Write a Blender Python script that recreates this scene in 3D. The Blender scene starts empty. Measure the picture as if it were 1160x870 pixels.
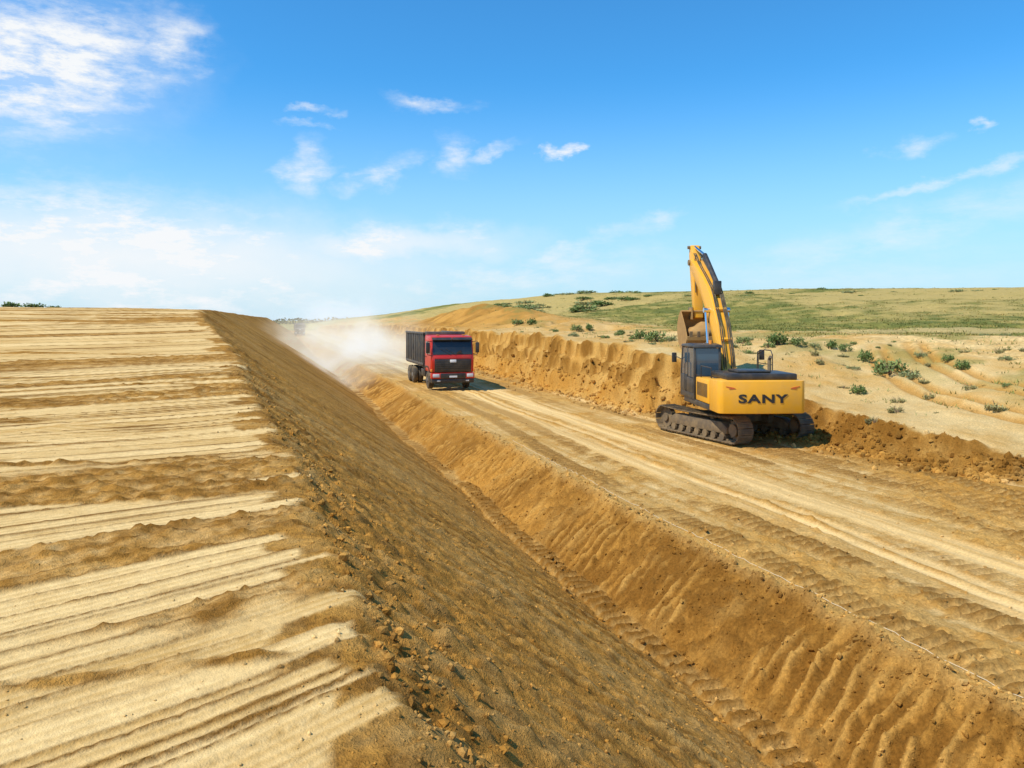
import bpy, bmesh, math, random
import numpy as np
from mathutils import Vector, Matrix
R = math.radians
rnd = random.Random(7)
rng = np.random.default_rng(7)
scene = bpy.context.scene
COL = scene.collection
scene.view_settings.view_transform = 'Standard'
scene.view_settings.look = 'None'
scene.view_settings.exposure = 0

# ------------------------------------------------------------------ noise
def hsh(ix, iy, seed):
    h = (ix.astype(np.int64)*374761393 + iy.astype(np.int64)*668265263 + seed*974634777) & 0xFFFFFFFF
    h = ((h ^ (h >> 13))*1274126177) & 0xFFFFFFFF
    h = h ^ (h >> 16)
    return (h & 0xFFFFFF)/float(0x1000000)
def vn(x, y, seed):
    ix = np.floor(x); iy = np.floor(y); fx = x-ix; fy = y-iy
    fx = fx*fx*fx*(fx*(fx*6-15)+10); fy = fy*fy*fy*(fy*(fy*6-15)+10)
    a = hsh(ix, iy, seed); b = hsh(ix+1, iy, seed); c = hsh(ix, iy+1, seed); d = hsh(ix+1, iy+1, seed)
    return ((a*(1-fx)+b*fx)*(1-fy) + (c*(1-fx)+d*fx)*fy)*2-1
def fbm(x, y, seed, o=4):
    s = 0; a = .5
    for i in range(o):
        s = s + a*vn(x+i*17.3, y-i*9.1, seed+i); x = x*2.03; y = y*2.03; a *= .5
    return s
def clod(x, y, cell, seed, fill=.8):
    gx = x/cell; gy = y/cell; ix = np.floor(gx); iy = np.floor(gy)
    out = np.zeros_like(gx)
    for a in (-1, 0, 1):
        for b in (-1, 0, 1):
            cx = ix+a; cy = iy+b
            px = cx+hsh(cx, cy, seed); py = cy+hsh(cx, cy, seed+1)
            r = .2+.6*hsh(cx, cy, seed+2)**2
            ok = hsh(cx, cy, seed+3) < fill
            d2 = ((gx-px)**2+(gy-py)**2)/(r*r)
            out = np.maximum(out, np.where(ok, np.sqrt(np.clip(1-d2, 0, 1))*r, 0))
    return out*cell
def sm(a, b, t):
    t = np.clip((t-a)/(b-a), 0, 1); return t*t*(3-2*t)
def smin(a, b, k):
    h = np.clip(.5+.5*(b-a)/k, 0, 1); return b*(1-h)+a*h-k*h*(1-h)
def mixc(a, b, t):
    a = np.asarray(a, float); b = np.asarray(b, float)
    t = np.asarray(t)[..., None]
    return a*(1-t)+b*t

# ------------------------------------------------------------------ terrain
sv = [-80.]
while sv[-1] < 320:
    v = sv[-1]
    sv.append(v + (rnd.uniform(.07, .30) if v < 7 else rnd.uniform(.14, .48) if v < 20 else rnd.uniform(.35, 1.1) if v < 45 else rnd.uniform(1, 3)))
sv = np.array(sv); NS = len(sv)
sh = rng.uniform(-.008, .008, NS); soff = rng.uniform(-.8, .15, NS); stone = rng.uniform(0, 1, NS)
skind = np.zeros(NS); st = 0
for i in range(NS):
    if rnd.random() < .62: st = 1 if (rnd.random() < (.18 if sv[i] < 5 else .38)) else 0
    skind[i] = st*rnd.uniform(.8, 1)
EY = [-20, 3.4, 4.6, 6.8, 10.9, 15, 23, 27.5, 33, 42, 400]
EZ = [1.95, 1.98, 2.12, 2.25, 2.35, 2.55, 3.05, 3.4, 4.05, 4.5, 4.5]
HY = [-20, 11, 13, 14.3, 16, 18.5, 22, 26, 30, 34, 45, 70, 150, 260]
HZ = [.04, .05, .10, .28, .62, .85, 1.0, 1.5, 2.4, 2.65, 2.85, 3.1, 3.1, 2.0]
PALE = (.77, .535, .235); MID = (.54, .325, .105); SLOPE = (.475, .232, .045); DARK = (.225, .10, .017)
ORG = (.54, .305, .082); SAND = (.63, .445, .195); G1 = (.14, .15, .038); G2 = (.44, .325, .112); G3 = (.25, .22, .058)
SL = .65
def terrain(x, y):
    x = np.atleast_1d(np.asarray(x, float)); y = np.atleast_1d(np.asarray(y, float)); o = 0*y
    wob = .16*vn(y*.13, o, 11)+.06*vn(y*.7, o, 12)
    far = sm(120, 230, y)
    xd = 5.25+wob+.05*vn(y*1.9, o, 13); zd = -1.05*(1-far)
    c1 = clod(x, y, .36, 41); c2 = clod(x, y, .16, 45)*(1-sm(25, 60, y)); c3 = clod(x, y, .085, 49)*(1-sm(9, 22, y))
    cl = c1*.42+c2*.7+c3*.6
    fine = c2*.45+c3*.75
    n1 = fbm(x*.5, y*.5, 61, 4); n2 = fbm(x*2.3, y*2.3, 65, 3); n3 = fbm(x*7, y*7, 68, 3)*(1-sm(14, 40, y)); n4 = fbm(x*14, y*14, 168, 2)*(1-sm(7, 16, y))
    # embankment
    zt = np.interp(y, EY, EZ)+.008*np.clip(-x, 0, 40)+.03*fbm(x*.3, y*.3, 21, 2)
    zt = zt*(1-sm(38, 60, -x))*(1-sm(210, 280, y))
    xe = xd-(zt-zd)/SL
    zs = zd+(xd-x)*SL
    v = .94*y-.342*x-.16*x*sm(9, 3, y)+.40*vn(x*.18, y*.18, 71)+.05*vn(x*.7, y*.5, 72)-.010*(x+2)**2*sm(6, 14, y)*(x > -12)
    k = np.clip(np.searchsorted(sv, v)-1, 0, NS-2)
    wd = sv[k+1]-sv[k]
    e0 = v-sv[k]; e1 = sv[k+1]-v; de = np.minimum(e0, e1); tt = e0/wd
    v2 = .88*y-.47*x+.5*vn(x*.2, y*.2, 73)+50
    k2 = np.clip(np.searchsorted(sv, v2*.8)-1, 0, NS-2); de2 = np.minimum(v2*.8-sv[k2], sv[k2+1]-v2*.8)/.8
    ov = sm(.05, .3, vn(x*.22+7, y*.35, 74)+.2*n1)
    xe2 = xe+soff[k]*.6+.12*vn(x*3, y*3, 31)+.07*vn(x*9, y*9, 32)
    mt = sm(-.06, .06, xe2-x)
    rough = np.clip(skind[k]*sm(-.55, .05, vn(x*.22, y*.7, 34)+.5*n2)+1.2*sm(.22, .34, fbm(x*.2+3, y*1.3, 33, 4)), 0, 1)
    rw = (.010+.0019*np.clip(y, 0, 60))*(1+1.3*np.clip(vn(x*1.1, y*3, 37)+.6*n2, 0, 1.5))
    rid = np.exp(-(de/rw)**2)*np.clip(.65+.7*vn(x*.6+k*3.7, o, 35), .05, 1)
    rid2 = np.exp(-(de2/(rw*.8))**2)*ov*(1-rough)*.7
    lines = np.sin(tt*25*wd/.3+stone[k]*9)
    ztop = zt+sh[k]*sm(0, .02, de)+rid*(.006+.22*fine)+rid2*.006+rough*(fine*.5+c1*.03+.03*n3+.012*n4)+(1-rough)*.003*lines
    rp = 2*math.pi*(y+.35*x)/.21+2.2*vn(x*.5, y*.7, 267)
    rib = np.sin(rp)*sm(-.5, .2, vn(x*.5, y*.5, 268))*(1-sm(13, 22, y))
    fur = vn(y*4.2+1.2*x, x*.25, 67)
    fur2 = vn(y*9+2.6*x, x*.35, 69)*(1-sm(14, 30, y))
    up = sm(1.6, .1, x-xe)
    zsl = zs+fine*(.52+.35*up)+c1*(.03+.10*up)+.03*n3+.026*n4+.018*n2+.03*n1+.020*fur+.014*rib+.009*fur2
    zE = smin(zsl, ztop, .06)
    stx = .5+.5*vn(x*.35, y*9/(1+.12*np.clip(y, 0, 80)), 36)
    ctop = mixc(PALE, MID, np.clip(.14+.85*stone[k]**1.5*(.4+.6*stx)+.35*n1+.28*lines*(stx > .3)+.3*n3+.25*ov*(stone[k2]-.4), 0, 1))
    ctop = mixc(ctop, SLOPE, np.clip(rid2*.8, 0, 1))
    ctop = mixc(ctop, mixc(SLOPE, DARK, np.clip(.26+.9*n3+.5*n2, 0, 1)), np.clip(rough*(.95+.6*n3), 0, 1))
    ctop = mixc(ctop, DARK, np.clip(rid*1.15, 0, 1))
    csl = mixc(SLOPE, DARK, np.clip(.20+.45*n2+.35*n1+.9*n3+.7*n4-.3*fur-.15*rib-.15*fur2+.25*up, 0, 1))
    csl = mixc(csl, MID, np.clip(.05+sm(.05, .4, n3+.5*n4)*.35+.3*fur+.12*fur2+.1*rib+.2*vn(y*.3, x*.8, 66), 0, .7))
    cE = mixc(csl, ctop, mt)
    gr = 1-.85*mt*(1-rough)*(1-rid)
    # ditch: narrow tracked floor and the scraped far wall
    xr = 7.15+wob*.9+.09*vn(y*1.5, o, 14)+.06*vn(y*4, o, 19)
    xf = xd+.50+.10*vn(y*.9, o, 20)
    tw = np.clip((x-xf)/(xr-xf), 0, 1)
    ph = y*1.0-.30*x
    pa = 2*math.pi*ph/.29+2.8*vn(x*.5, y*.7, 81)+1.3*vn(x*2.2, y*2.8, 83)
    g = np.sin(pa)-.35*np.cos(2*pa)
    gm = sm(-.6, .1, vn(x*.6, y*.6, 84)+.6*n2)*(.75+.5*vn(x*1.2, y*1.2, 85))
    wn_ = np.sin(math.pi*tw**.7)
    zw = zd*(1-tw**.9)+wn_*(.055*g*gm+.09*n1+c1*.2+.06*n2)+(fine*.8+.05*n3+.03*n4)*sm(0, .1, tw)
    fl = sm(0, .1, x-xd)*sm(.02, -.1, x-xf)
    lad = fl*sm(.35, .70, np.abs(((y/.30+.3*n1+.14*n2) % 1)-.5)*2)*sm(-.7, -.1, vn(x*.9, y*.5, 82)+.5*n2)
    zw = zw+.10*lad*(1-sm(20, 35, y))+(fl*.6+.3)*fine*.6+(1-fl)*.06*np.exp(-((x-xf)/.14)**2)*(1+n2)
    lipn = .5+.5*vn(y*2, o, 15)
    cW = mixc(mixc(SLOPE, DARK, np.clip(.52-.7*g*gm*wn_+.9*n1+.8*n3+.5*n4, 0, 1)), ORG, np.clip(.06+.4*g*gm*wn_+.6*n2, 0, .65))  # furrow hollows painted darker and crests lighter, standing in for furrow shadows
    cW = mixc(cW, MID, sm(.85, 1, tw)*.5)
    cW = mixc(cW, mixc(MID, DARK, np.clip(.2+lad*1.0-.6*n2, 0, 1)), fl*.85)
    # road
    lanes = 0*x
    for xc, hw, s in ((8.05, .29, 1), (8.9, .29, 1), (12.95, .29, 1), (13.85, .29, .95), (15.0, .33, 1), (16.2, .3, 1), (10.55, .25, -.6)):
        xx = x-xc-.5*vn(y*.06, o+xc, 91)-.05*vn(y*1.3, o+xc, 191)
        mk = np.maximum(sm(-.6, 0, vn(xx*.8+xc, y*.25, 92)+.7*n2), sm(16, 11, y)*sm(-.7, 0, vn(x*.9, y*.9, 192)+.8*n2)) if s > 0 else sm(14, 9, y)*sm(-.2, .2, vn(x*.7, y*.5, 193)+.4*n2)
        lanes = np.maximum(lanes, abs(s)*sm(hw+.07, hw-.07, np.abs(xx)+.08*n3)*mk)
    cle = sm(.35, .62, np.abs(((y/.25+.10*x+.2*n1+.07*n2) % 1)-.5)*2)
    cle = cle*(1-sm(22, 32, y))+.5*sm(22, 32, y)
    rut = 0*x; rsh = 0*x; wide = 0*x
    for xc, s in ((9.5, 1), (9.9, .7), (11.4, 1), (11.8, .8), (10.65, .6), (12.3, .6), (14.3, .4)):
        xx = x-xc-.8*vn(y*.045, o+xc, 93)-.14*vn(y*.2, o+xc, 193)
        m_ = s*sm(-.8, 0, vn(o+xc, y*.12, 94)+.3*n2)
        rut = np.maximum(rut, m_*np.exp(-(xx/.12)**4)); rsh = np.maximum(rsh, m_*np.exp(-((np.abs(xx)-.18)/.05)**2))
    for xc, hw in ((9.75, .40), (11.65, .42)):
        wide = np.maximum(wide, sm(hw+.15, hw-.15, np.abs(x-xc-.5*vn(y*.04, o+xc, 97)))*sm(-.9, -.1, vn(o+xc, y*.08, 98)+.5*n1))
    rut = rut*(1-lanes*.8)
    lon = fbm(x*2.2, y*.045, 94, 5); lon2 = fbm(x*9, y*.07, 114, 3)
    zr = .05*n1+.02*lon+.016*lon2-.035*rut+.026*rsh*(.6+.6*n2)+lanes*(.08*cle-.03)+(c1*.15+fine*.8)*sm(-.05, .3, n1+.5*lon)*(1-rut)*(1-wide)+.012*n3
    cR = mixc(mixc(PALE, MID, np.clip(.80+1.2*lon+.9*lon2+.5*n3, 0, 1)), ORG, np.clip(.34+1.2*n1, 0, .85))
    cR = mixc(cR, SLOPE, np.clip(rsh*.7*(.6+n2)+sm(-.15, .45, n2+n3+.4*n1)*.6+.25*lon2, 0, .85)*(1-.6*wide))
    cR = mixc(cR, PALE, np.clip(wide*(.5+.8*lon2), 0, .8))
    cR = mixc(cR, PALE, rut*.9)
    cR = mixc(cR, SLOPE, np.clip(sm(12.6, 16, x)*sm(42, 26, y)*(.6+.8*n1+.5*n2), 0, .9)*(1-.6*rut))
    cR = mixc(cR, ORG, sm(1.3, .1, x-xr)*(.55+.5*n1))
    cR = mixc(cR, mixc(MID, DARK, cle*.9), lanes*.85)
    # cut bank
    h = np.interp(y, HY, HZ)
    blk = clod(x, y, .7, 121, .9)+.6*clod(x, y, .35, 125, .8)
    rgh = fbm(x*1.6, y*1.6, 95, 5)
    xb = 17.0-2.0*sm(26, 31, y)+.5*vn(y*.19, o, 16)+.5*sm(20, 14, y)
    bw = .45+.60*h+.3*vn(y*.27, o, 18)
    topn = .20*vn(y*.35, x*.2, 141)+.16*vn(y*1.1, x*.8, 142)
    xl = xb+bw
    t = (x-xb)/bw
    mb = sm(-.4, .1, t)*sm(1.25, .95, t)
    hh_ = np.minimum(h, 1.3)
    t2 = np.clip(t+.26*rgh, 0, 1.4)
    led = .34*sm(.18, .30, t2)+.30*sm(.50, .60, t2+.12*n2)+.36*sm(.80, .90, t2)
    zb = h*(.42*np.clip(t, 0, 1)+.58*led)
    zb = zb+mb*((.20*rgh+(blk-.16)*.28)*hh_)
    zb = smin(zb, h*(1+topn*.6)+.02, .08)+mb*(cl*.7+.06*n2)
    spoil = sm(14.2, 16.5, y)*sm(27, 24, y)*np.exp(-((x-xb+.1)/.8)**2)
    zb = zb+spoil*(.14*np.clip(.3+1.2*fbm(x*1.1, y*1.1, 107, 3), 0, 1.2)+cl*.8)
    # sandy shelf and grassy hill
    hyp = np.hypot(x, y)
    q = np.clip(x-xl, 0, None)
    trk = 0*x; trf = 0*x
    for dx in (0, .75, 2.1, 2.85):
        cx_ = 21.2+dx+.035*(y-17)**2*(y > 17)
        trk = np.maximum(trk, np.exp(-((x-cx_)/.24)**4)*sm(11, 14, y)*sm(30, 27, y))
    for xc in (20.2, 22.0, 25.5):
        xx = x-xc-1.2*vn(y*.03, o+xc, 131)
        trf = np.maximum(trf, .5*np.exp(-(xx/.3)**2)*sm(30, 36, y)*sm(110, 80, y))
    lon3 = fbm(x*1.1, y*.12, 134, 4)
    mound = np.exp(-((x-25)/8)**2-((y-98)/30)**2)
    zp = np.maximum(3.15-h, 0)*sm(0, 15, q)+(.16*fbm(x*.16, y*.16, 96, 4)+.07*n1)*sm(0, 4, q)-.11*trk+.05*n2+.3*np.exp(-(q/2.2)**2)*sm(30, 40, y)*fbm(x*.4, y*.25, 137, 3)*sm(0, .6, q)
    hill = 7.2*sm(48, 190, hyp)*sm(16, 74, x)*(1-.6*sm(240, 500, hyp))+1.0*fbm(x*.02, y*.02, 97, 3)*sm(60, 120, hyp)
    hill = hill+2.5*mound*(1+.25*fbm(x*.3, y*.2, 147, 3))
    zP = zp+hill*sm(0, 10, q)
    xg = np.interp(y, [0, 30, 55, 80, 120, 170], [37, 34, 30, 33, 35, 31])
    ng = fbm(x*.06, y*.06, 98, 5); ng2 = fbm(x*.5, y*.5, 99, 3)
    gf = sm(-4, 4, x-xg+8*ng+6*ng2)*(1-.7*sm(.2, .6, mound))
    cg = mixc(mixc(G1, G3, np.clip(.5+1.6*ng2, 0, 1)), G2, np.clip(.46+2.6*fbm(x*.025+.01*y, y*.04-.02*x, 101, 5)+.9*ng2+.5*sm(110, 170, hyp), 0, 1))
    cg = mixc(cg, SAND, np.clip(sm(.14, .42, fbm(x*.05, y*.05, 108, 5))*.55*sm(150, 60, hyp), 0, 1))
    cS = mixc(mixc(SAND, PALE, np.clip(.15+n1+.6*lon3, 0, 1)), ORG, np.clip(.40+.9*fbm(x*.3, y*.3, 102, 3)+.5*n2-.5*lon3, 0, .85))
    cS = mixc(cS, mixc(ORG, SLOPE, .8), np.clip(sm(70, 95, y)*(.5+n1)+mound*1.4, 0, .95))
    cS = mixc(cS, DARK, np.clip(mound*(.4+1.2*ng2), 0, .6))
    cS = mixc(cS, G3, np.clip(sm(.02, .30, ng2+.5*ng)*.65*sm(3, 9, q), 0, 1))
    cS = mixc(cS, SLOPE, np.clip(trk*.7+trf*.5, 0, 1))
    cP = mixc(cS, cg, gf)
    cB = mixc(mixc(ORG, SLOPE, np.clip(.62+1.3*rgh-1.0*(blk-.16)+.5*n2, 0, 1)), MID, sm(.9, 1.15, t)*.4)  # browner between the blocks, part of the painted recess shade
    cB = mixc(cB, DARK, np.clip(mb*sm(.2, .6, t)*sm(1.02, .88, t)*(.46+1.3*n2+1.1*rgh), 0, .92))  # dark colour below the lip paints shaded recesses and overhang
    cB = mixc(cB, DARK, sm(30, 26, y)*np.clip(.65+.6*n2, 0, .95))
    # compose
    z = np.where(x < xd, zE, np.where(x < xr, zw, zr*sm(0, .5, x-xr)))
    z = np.where(x > xb-.5*bw, zr*sm(0, -.6, x-xb)+zP, z)+np.where(x > xb-2.5, zb, 0)
    z = z+np.where(x < xd, 0, .12*np.exp(-((x-xr)/.17)**2)*lipn*(1-far)*(.7+1.2*n2+4*c2))
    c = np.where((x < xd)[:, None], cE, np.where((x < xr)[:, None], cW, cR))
    c = mixc(c, SLOPE, np.clip(spoil*1.3, 0, .9))
    c = mixc(c, DARK, np.clip(spoil*(.6+n2), 0, .8))
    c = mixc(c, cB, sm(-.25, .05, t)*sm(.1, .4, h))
    c = mixc(c, cP, sm(.95, 1.2, t))
    gl = np.maximum(sm(270, 320, y), sm(44, 58, -x))
    c = mixc(c, mixc(G1, G2, np.clip(.5+1.5*ng, 0, 1)), gl)
    gr = np.where(x < xd, gr, np.where(x < xr, 1, 1-.7*np.maximum(rut, wide*.8)*(x < xb)))
    far2 = sm(400, 700, hyp)
    z = z*(1-far2)
    return z, np.hstack([np.clip(c, .01, 1), gr[:, None]]), xe, xd, xr, xb, xl
def ground(x, y): return float(terrain(x, y)[0][0])

def seq(a, b, s): return list(np.arange(a, b, s))
def grow(a, b, s, f):
    out = []; v = a
    while v < b: out.append(v); v += s; s *= f
    return out
xs = [-u for u in grow(12, 2500, .12, 1.045)][::-1]+seq(-11.91, -3, .09)+seq(-3, 8, .036)+seq(8, 14.8, .06)+seq(14.8, 19, .045)+grow(19, 60, .08, 1.006)+grow(60, 2500, .5, 1.045)
ys = [-u for u in grow(-1.5, 30, .2, 1.1)][::-1]+seq(1.6, 6.6, .03)+grow(6.64, 150, .032, 1.0048)+grow(150, 3000, 1, 1.05)
xs = np.array(sorted(set(np.round(xs, 4)))); ys = np.array(sorted(set(np.round(ys, 4))))
NX, NY = len(xs), len(ys)
print('GRID', NX, NY)
GX, GY = np.meshgrid(xs, ys)
gz, gc, _, _, _, _, _ = terrain(GX.ravel(), GY.ravel())
GP = np.stack([GX.ravel(), GY.ravel(), gz], 1)

def raw_mesh(name, V, F, cols=None, smooth=True):
    me = bpy.data.meshes.new(name); n = F.shape[1]
    me.vertices.add(len(V)); me.vertices.foreach_set('co', np.ascontiguousarray(V, np.float32).ravel())
    me.loops.add(F.size); me.loops.foreach_set('vertex_index', np.ascontiguousarray(F, np.int32).ravel())
    me.polygons.add(len(F)); me.polygons.foreach_set('loop_start', np.arange(0, F.size, n, dtype=np.int32))
    me.polygons.foreach_set('use_smooth', np.full(len(F), smooth))
    me.update(calc_edges=True)
    if cols is not None:
        if cols.shape[1] == 3: cols = np.hstack([cols, np.ones((len(V), 1))])
        ca = me.color_attributes.new('Col', 'FLOAT_COLOR', 'POINT')
        ca.data.foreach_set('color', cols.astype(np.float32).ravel())
    me.validate()
    return me

# ------------------------------------------------------------------ materials
def newmat(name):
    m = bpy.data.materials.new(name); m.use_nodes = True
    nt = m.node_tree; return m, nt, nt.nodes['Principled BSDF']
def soil_mat(name, s1, s2, bump, rough=.95):
    m, nt, p = newmat(name); N = nt.nodes.new; L = nt.links.new
    at = N('ShaderNodeAttribute'); at.attribute_name = 'Col'
    geo = N('ShaderNodeNewGeometry')
    a = N('ShaderNodeTexNoise'); a.inputs['Scale'].default_value = s1; a.inputs['Detail'].default_value = 6; a.inputs['Roughness'].default_value = .65
    b = N('ShaderNodeTexNoise'); b.inputs['Scale'].default_value = s2; b.inputs['Detail'].default_value = 4
    L(geo.outputs['Position'], a.inputs['Vector']); L(geo.outputs['Position'], b.inputs['Vector'])
    mr = N('ShaderNodeMapRange'); mr.inputs['From Min'].default_value = .3; mr.inputs['From Max'].default_value = .7
    mr.inputs['To Min'].default_value = .66; mr.inputs['To Max'].default_value = 1.28
    L(a.outputs['Fac'], mr.inputs['Value'])
    ff = N('ShaderNodeMapRange'); ff.inputs['To Min'].default_value = .35; ff.inputs['To Max'].default_value = 1; L(at.outputs['Alpha'], ff.inputs['Value'])
    mx = N('ShaderNodeMixRGB'); mx.blend_type = 'MULTIPLY'; L(ff.outputs['Result'], mx.inputs['Fac'])
    L(at.outputs['Color'], mx.inputs['Color1']); L(mr.outputs['Result'], mx.inputs['Color2'])
    L(mx.outputs['Color'], p.inputs['Base Color'])
    ad = N('ShaderNodeMath'); ad.operation = 'MULTIPLY_ADD'; ad.inputs[1].default_value = .5
    L(b.outputs['Fac'], ad.inputs[0]); L(a.outputs['Fac'], ad.inputs[2])
    bp = N('ShaderNodeBump'); L(ff.outputs['Result'], bp.inputs['Strength']); bp.inputs['Distance'].default_value = bump
    L(ad.outputs[0], bp.inputs['Height']); L(bp.outputs['Normal'], p.inputs['Normal'])
    p.inputs['Roughness'].default_value = rough; p.inputs['Specular IOR Level'].default_value = .05
    return m
def attr_mat(name, rough=.8, trans=0):
    m, nt, p = newmat(name)
    at = nt.nodes.new('ShaderNodeAttribute'); at.attribute_name = 'Col'
    nt.links.new(at.outputs['Color'], p.inputs['Base Color'])
    p.inputs['Roughness'].default_value = rough; p.inputs['Specular IOR Level'].default_value = .15
    return m
def paint(name, c, rough=.45, metal=0, dust=.25, dcol=(.42, .30, .15), spec=.5, sc=2.5):
    m, nt, p = newmat(name); N = nt.nodes.new; L = nt.links.new
    tc = N('ShaderNodeTexCoord')
    a = N('ShaderNodeTexNoise'); a.inputs['Scale'].default_value = sc; a.inputs['Detail'].default_value = 8; a.inputs['Roughness'].default_value = .7
    L(tc.outputs['Object'], a.inputs['Vector'])
    mr = N('ShaderNodeMapRange'); mr.inputs['From Min'].default_value = .42; mr.inputs['From Max'].default_value = .75
    mr.inputs['To Min'].default_value = dust*.25; mr.inputs['To Max'].default_value = min(1, dust*2.2)
    L(a.outputs['Fac'], mr.inputs['Value'])
    mx = N('ShaderNodeMixRGB'); mx.inputs['Color1'].default_value = (*c, 1); mx.inputs['Color2'].default_value = (*dcol, 1)
    L(mr.outputs['Result'], mx.inputs['Fac']); L(mx.outputs['Color'], p.inputs['Base Color'])
    r2 = N('ShaderNodeMapRange'); r2.inputs['To Min'].default_value = rough; r2.inputs['To Max'].default_value = .9
    L(mr.outputs['Result'], r2.inputs['Value']); L(r2.outputs['Result'], p.inputs['Roughness'])
    p.inputs['Metallic'].default_value = metal; p.inputs['Specular IOR Level'].default_value = spec
    return m
M = dict(
    soil=soil_mat('soil', 22, 90, .030), grassy=soil_mat('grassy_ground', 6, 40, .05),
    clod=soil_mat('soil_lump', 30, 90, .01), leaf=attr_mat('leaf'), grass=attr_mat('grass_blade'),
    yellow=paint('yellow_paint', (.86, .40, .014), .4, 0, .13), red=paint('red_paint', (.56, .020, .011), .3, 0, .06),
    grey=paint('grey_paint', (.16, .17, .18), .5, 0, .2), blacks=paint('black_paint', (.018, .018, .02), .4, 0, .08),
    steel=paint('track_steel', (.085, .066, .048), .65, .1, .8, (.36, .24, .11)), bucket=paint('bucket_steel', (.33, .18, .055), .8, 0, .6, (.48, .28, .09)),
    rubber=paint('rubber', (.02, .02, .02), .8, 0, .25), chrome=paint('chrome', (.7, .7, .7), .15, 1, .03),
    glass=paint('dark_glass', (.015, .02, .028), .05, 0, .02, spec=.6), cabglass=paint('cab_glass', (.045, .08, .11), .03, 0, .02, spec=1.0), cabgrey=paint('cab_grey', (.025, .027, .03), .4, 0, .12),
    bed=paint('bed_paint', (.05, .055, .06), .55, 0, .2), white=paint('white_paint', (.8, .8, .78), .4, 0, .1),
    lamp=paint('lamp_glass', (.62, .64, .66), .1, 0, .03), amber=paint('amber', (.8, .25, .02), .2, 0, .03),
    wood=paint('bark', (.16, .10, .06), .9, 0, .1), stripe=paint('orange_stripe', (.62, .10, .015), .4, 0, .08),
    ink=paint('black_lettering', (.012, .012, .014), .45, 0, .03), string=paint('string', (.62, .50, .32), .8, 0, .05),
)

# ------------------------------------------------------------------ helpers
def props(o, label=None, cat=None, group=None, kind=None):
    for k, v in (('label', label), ('category', cat), ('group', group), ('kind', kind)):
        if v: o[k] = v
    return o
def link(name, me, mat=None, parent=None):
    o = bpy.data.objects.new(name, me); COL.objects.link(o)
    if mat: me.materials.append(mat)
    if parent: o.parent = parent
    return o
def thing(name, label, cat, loc=(0, 0, 0), rz=0, group=None, kind=None):
    o = bpy.data.objects.new(name, None); COL.objects.link(o); o.location = loc; o.rotation_euler = (0, 0, rz)
    o.empty_display_size = .2
    return props(o, label, cat, group, kind)
class MB:
    def __init__(s): s.bm = bmesh.new()
    def box(s, c, d, rot=None, bev=0):
        vs = bmesh.ops.create_cube(s.bm, size=1)['verts']
        T = Matrix.Translation(c) @ (rot.to_4x4() if rot else Matrix()) @ Matrix.Diagonal((d[0], d[1], d[2], 1))
        bmesh.ops.transform(s.bm, matrix=T, verts=vs)
        if bev:
            es = list({e for v in vs for e in v.link_edges})
            bmesh.ops.bevel(s.bm, geom=es, offset=bev, segments=2, affect='EDGES', profile=.5)
        return s
    def b2(s, lo, hi, bev=0):
        return s.box([(a+b)/2 for a, b in zip(lo, hi)], [abs(b-a) for a, b in zip(lo, hi)], None, bev)
    def prism(s, pts, axis, a, b, bev=0):
        f = {'x': lambda p, t: (t, p[0], p[1]), 'y': lambda p, t: (p[0], t, p[1]), 'z': lambda p, t: (p[0], p[1], t)}[axis]
        A = [s.bm.verts.new(f(p, a)) for p in pts]; B = [s.bm.verts.new(f(p, b)) for p in pts]; n = len(pts)
        fs = [s.bm.faces.new(A), s.bm.faces.new(B)]+[s.bm.faces.new((A[i], A[(i+1) % n], B[(i+1) % n], B[i])) for i in range(n)]
        bmesh.ops.recalc_face_normals(s.bm, faces=fs)
        if bev:
            es = list({e for ff in fs for e in ff.edges})
            bmesh.ops.bevel(s.bm, geom=es, offset=bev, segments=2, affect='EDGES', profile=.5)
        return s
    def cyl(s, p0, p1, r, r2=None, seg=16):
        p0 = Vector(p0); p1 = Vector(p1); d = p1-p0
        T = Matrix.Translation((p0+p1)/2) @ d.to_track_quat('Z', 'Y').to_matrix().to_4x4()
        bmesh.ops.create_cone(s.bm, cap_ends=True, segments=seg, radius1=r, radius2=r if r2 is None else r2, depth=d.length, matrix=T)
        return s
    def tube(s, pts, r, seg=8):
        for a, b in zip(pts, pts[1:]): s.cyl(a, b, r, None, seg)
        return s
    def lathe(s, prof, cx=(0, 0, 0), seg=32):      # profile of (x, r) turned about the x axis
        rings = []
        for x, r in prof:
            rings.append([s.bm.verts.new((cx[0]+x, cx[1]+r*math.cos(2*math.pi*i/seg), cx[2]+r*math.sin(2*math.pi*i/seg))) for i in range(seg)])
        fs = []
        for A, B in zip(rings, rings[1:]):
            for i in range(seg): fs.append(s.bm.faces.new((A[i], A[(i+1) % seg], B[(i+1) % seg], B[i])))
        fs.append(s.bm.faces.new(rings[0])); fs.append(s.bm.faces.new(rings[-1]))
        bmesh.ops.recalc_face_normals(s.bm, faces=fs)
        return s
    def build(s, name, mat, parent=None, T=None):
        if T is not None: bmesh.ops.transform(s.bm, matrix=T, verts=s.bm.verts)
        me = bpy.data.meshes.new(name); s.bm.to_mesh(me); s.bm.free()
        me.polygons.foreach_set('use_smooth', np.full(len(me.polygons), True))
        me.set_sharp_from_angle(angle=R(32))
        return link(name, me, mat, parent)
def ribbon(pts, hw):
    L = []; Rr = []
    for i, p in enumerate(pts):
        a = Vector(pts[max(0, i-1)]); b = Vector(pts[min(len(pts)-1, i+1)]); d = (b-a).normalized(); n = Vector((-d.y, d.x))
        h = hw[i] if isinstance(hw, (list, tuple)) else hw
        L.append(tuple(Vector(p)+n*h)); Rr.append(tuple(Vector(p)-n*h))
    return L+Rr[::-1]

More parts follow.
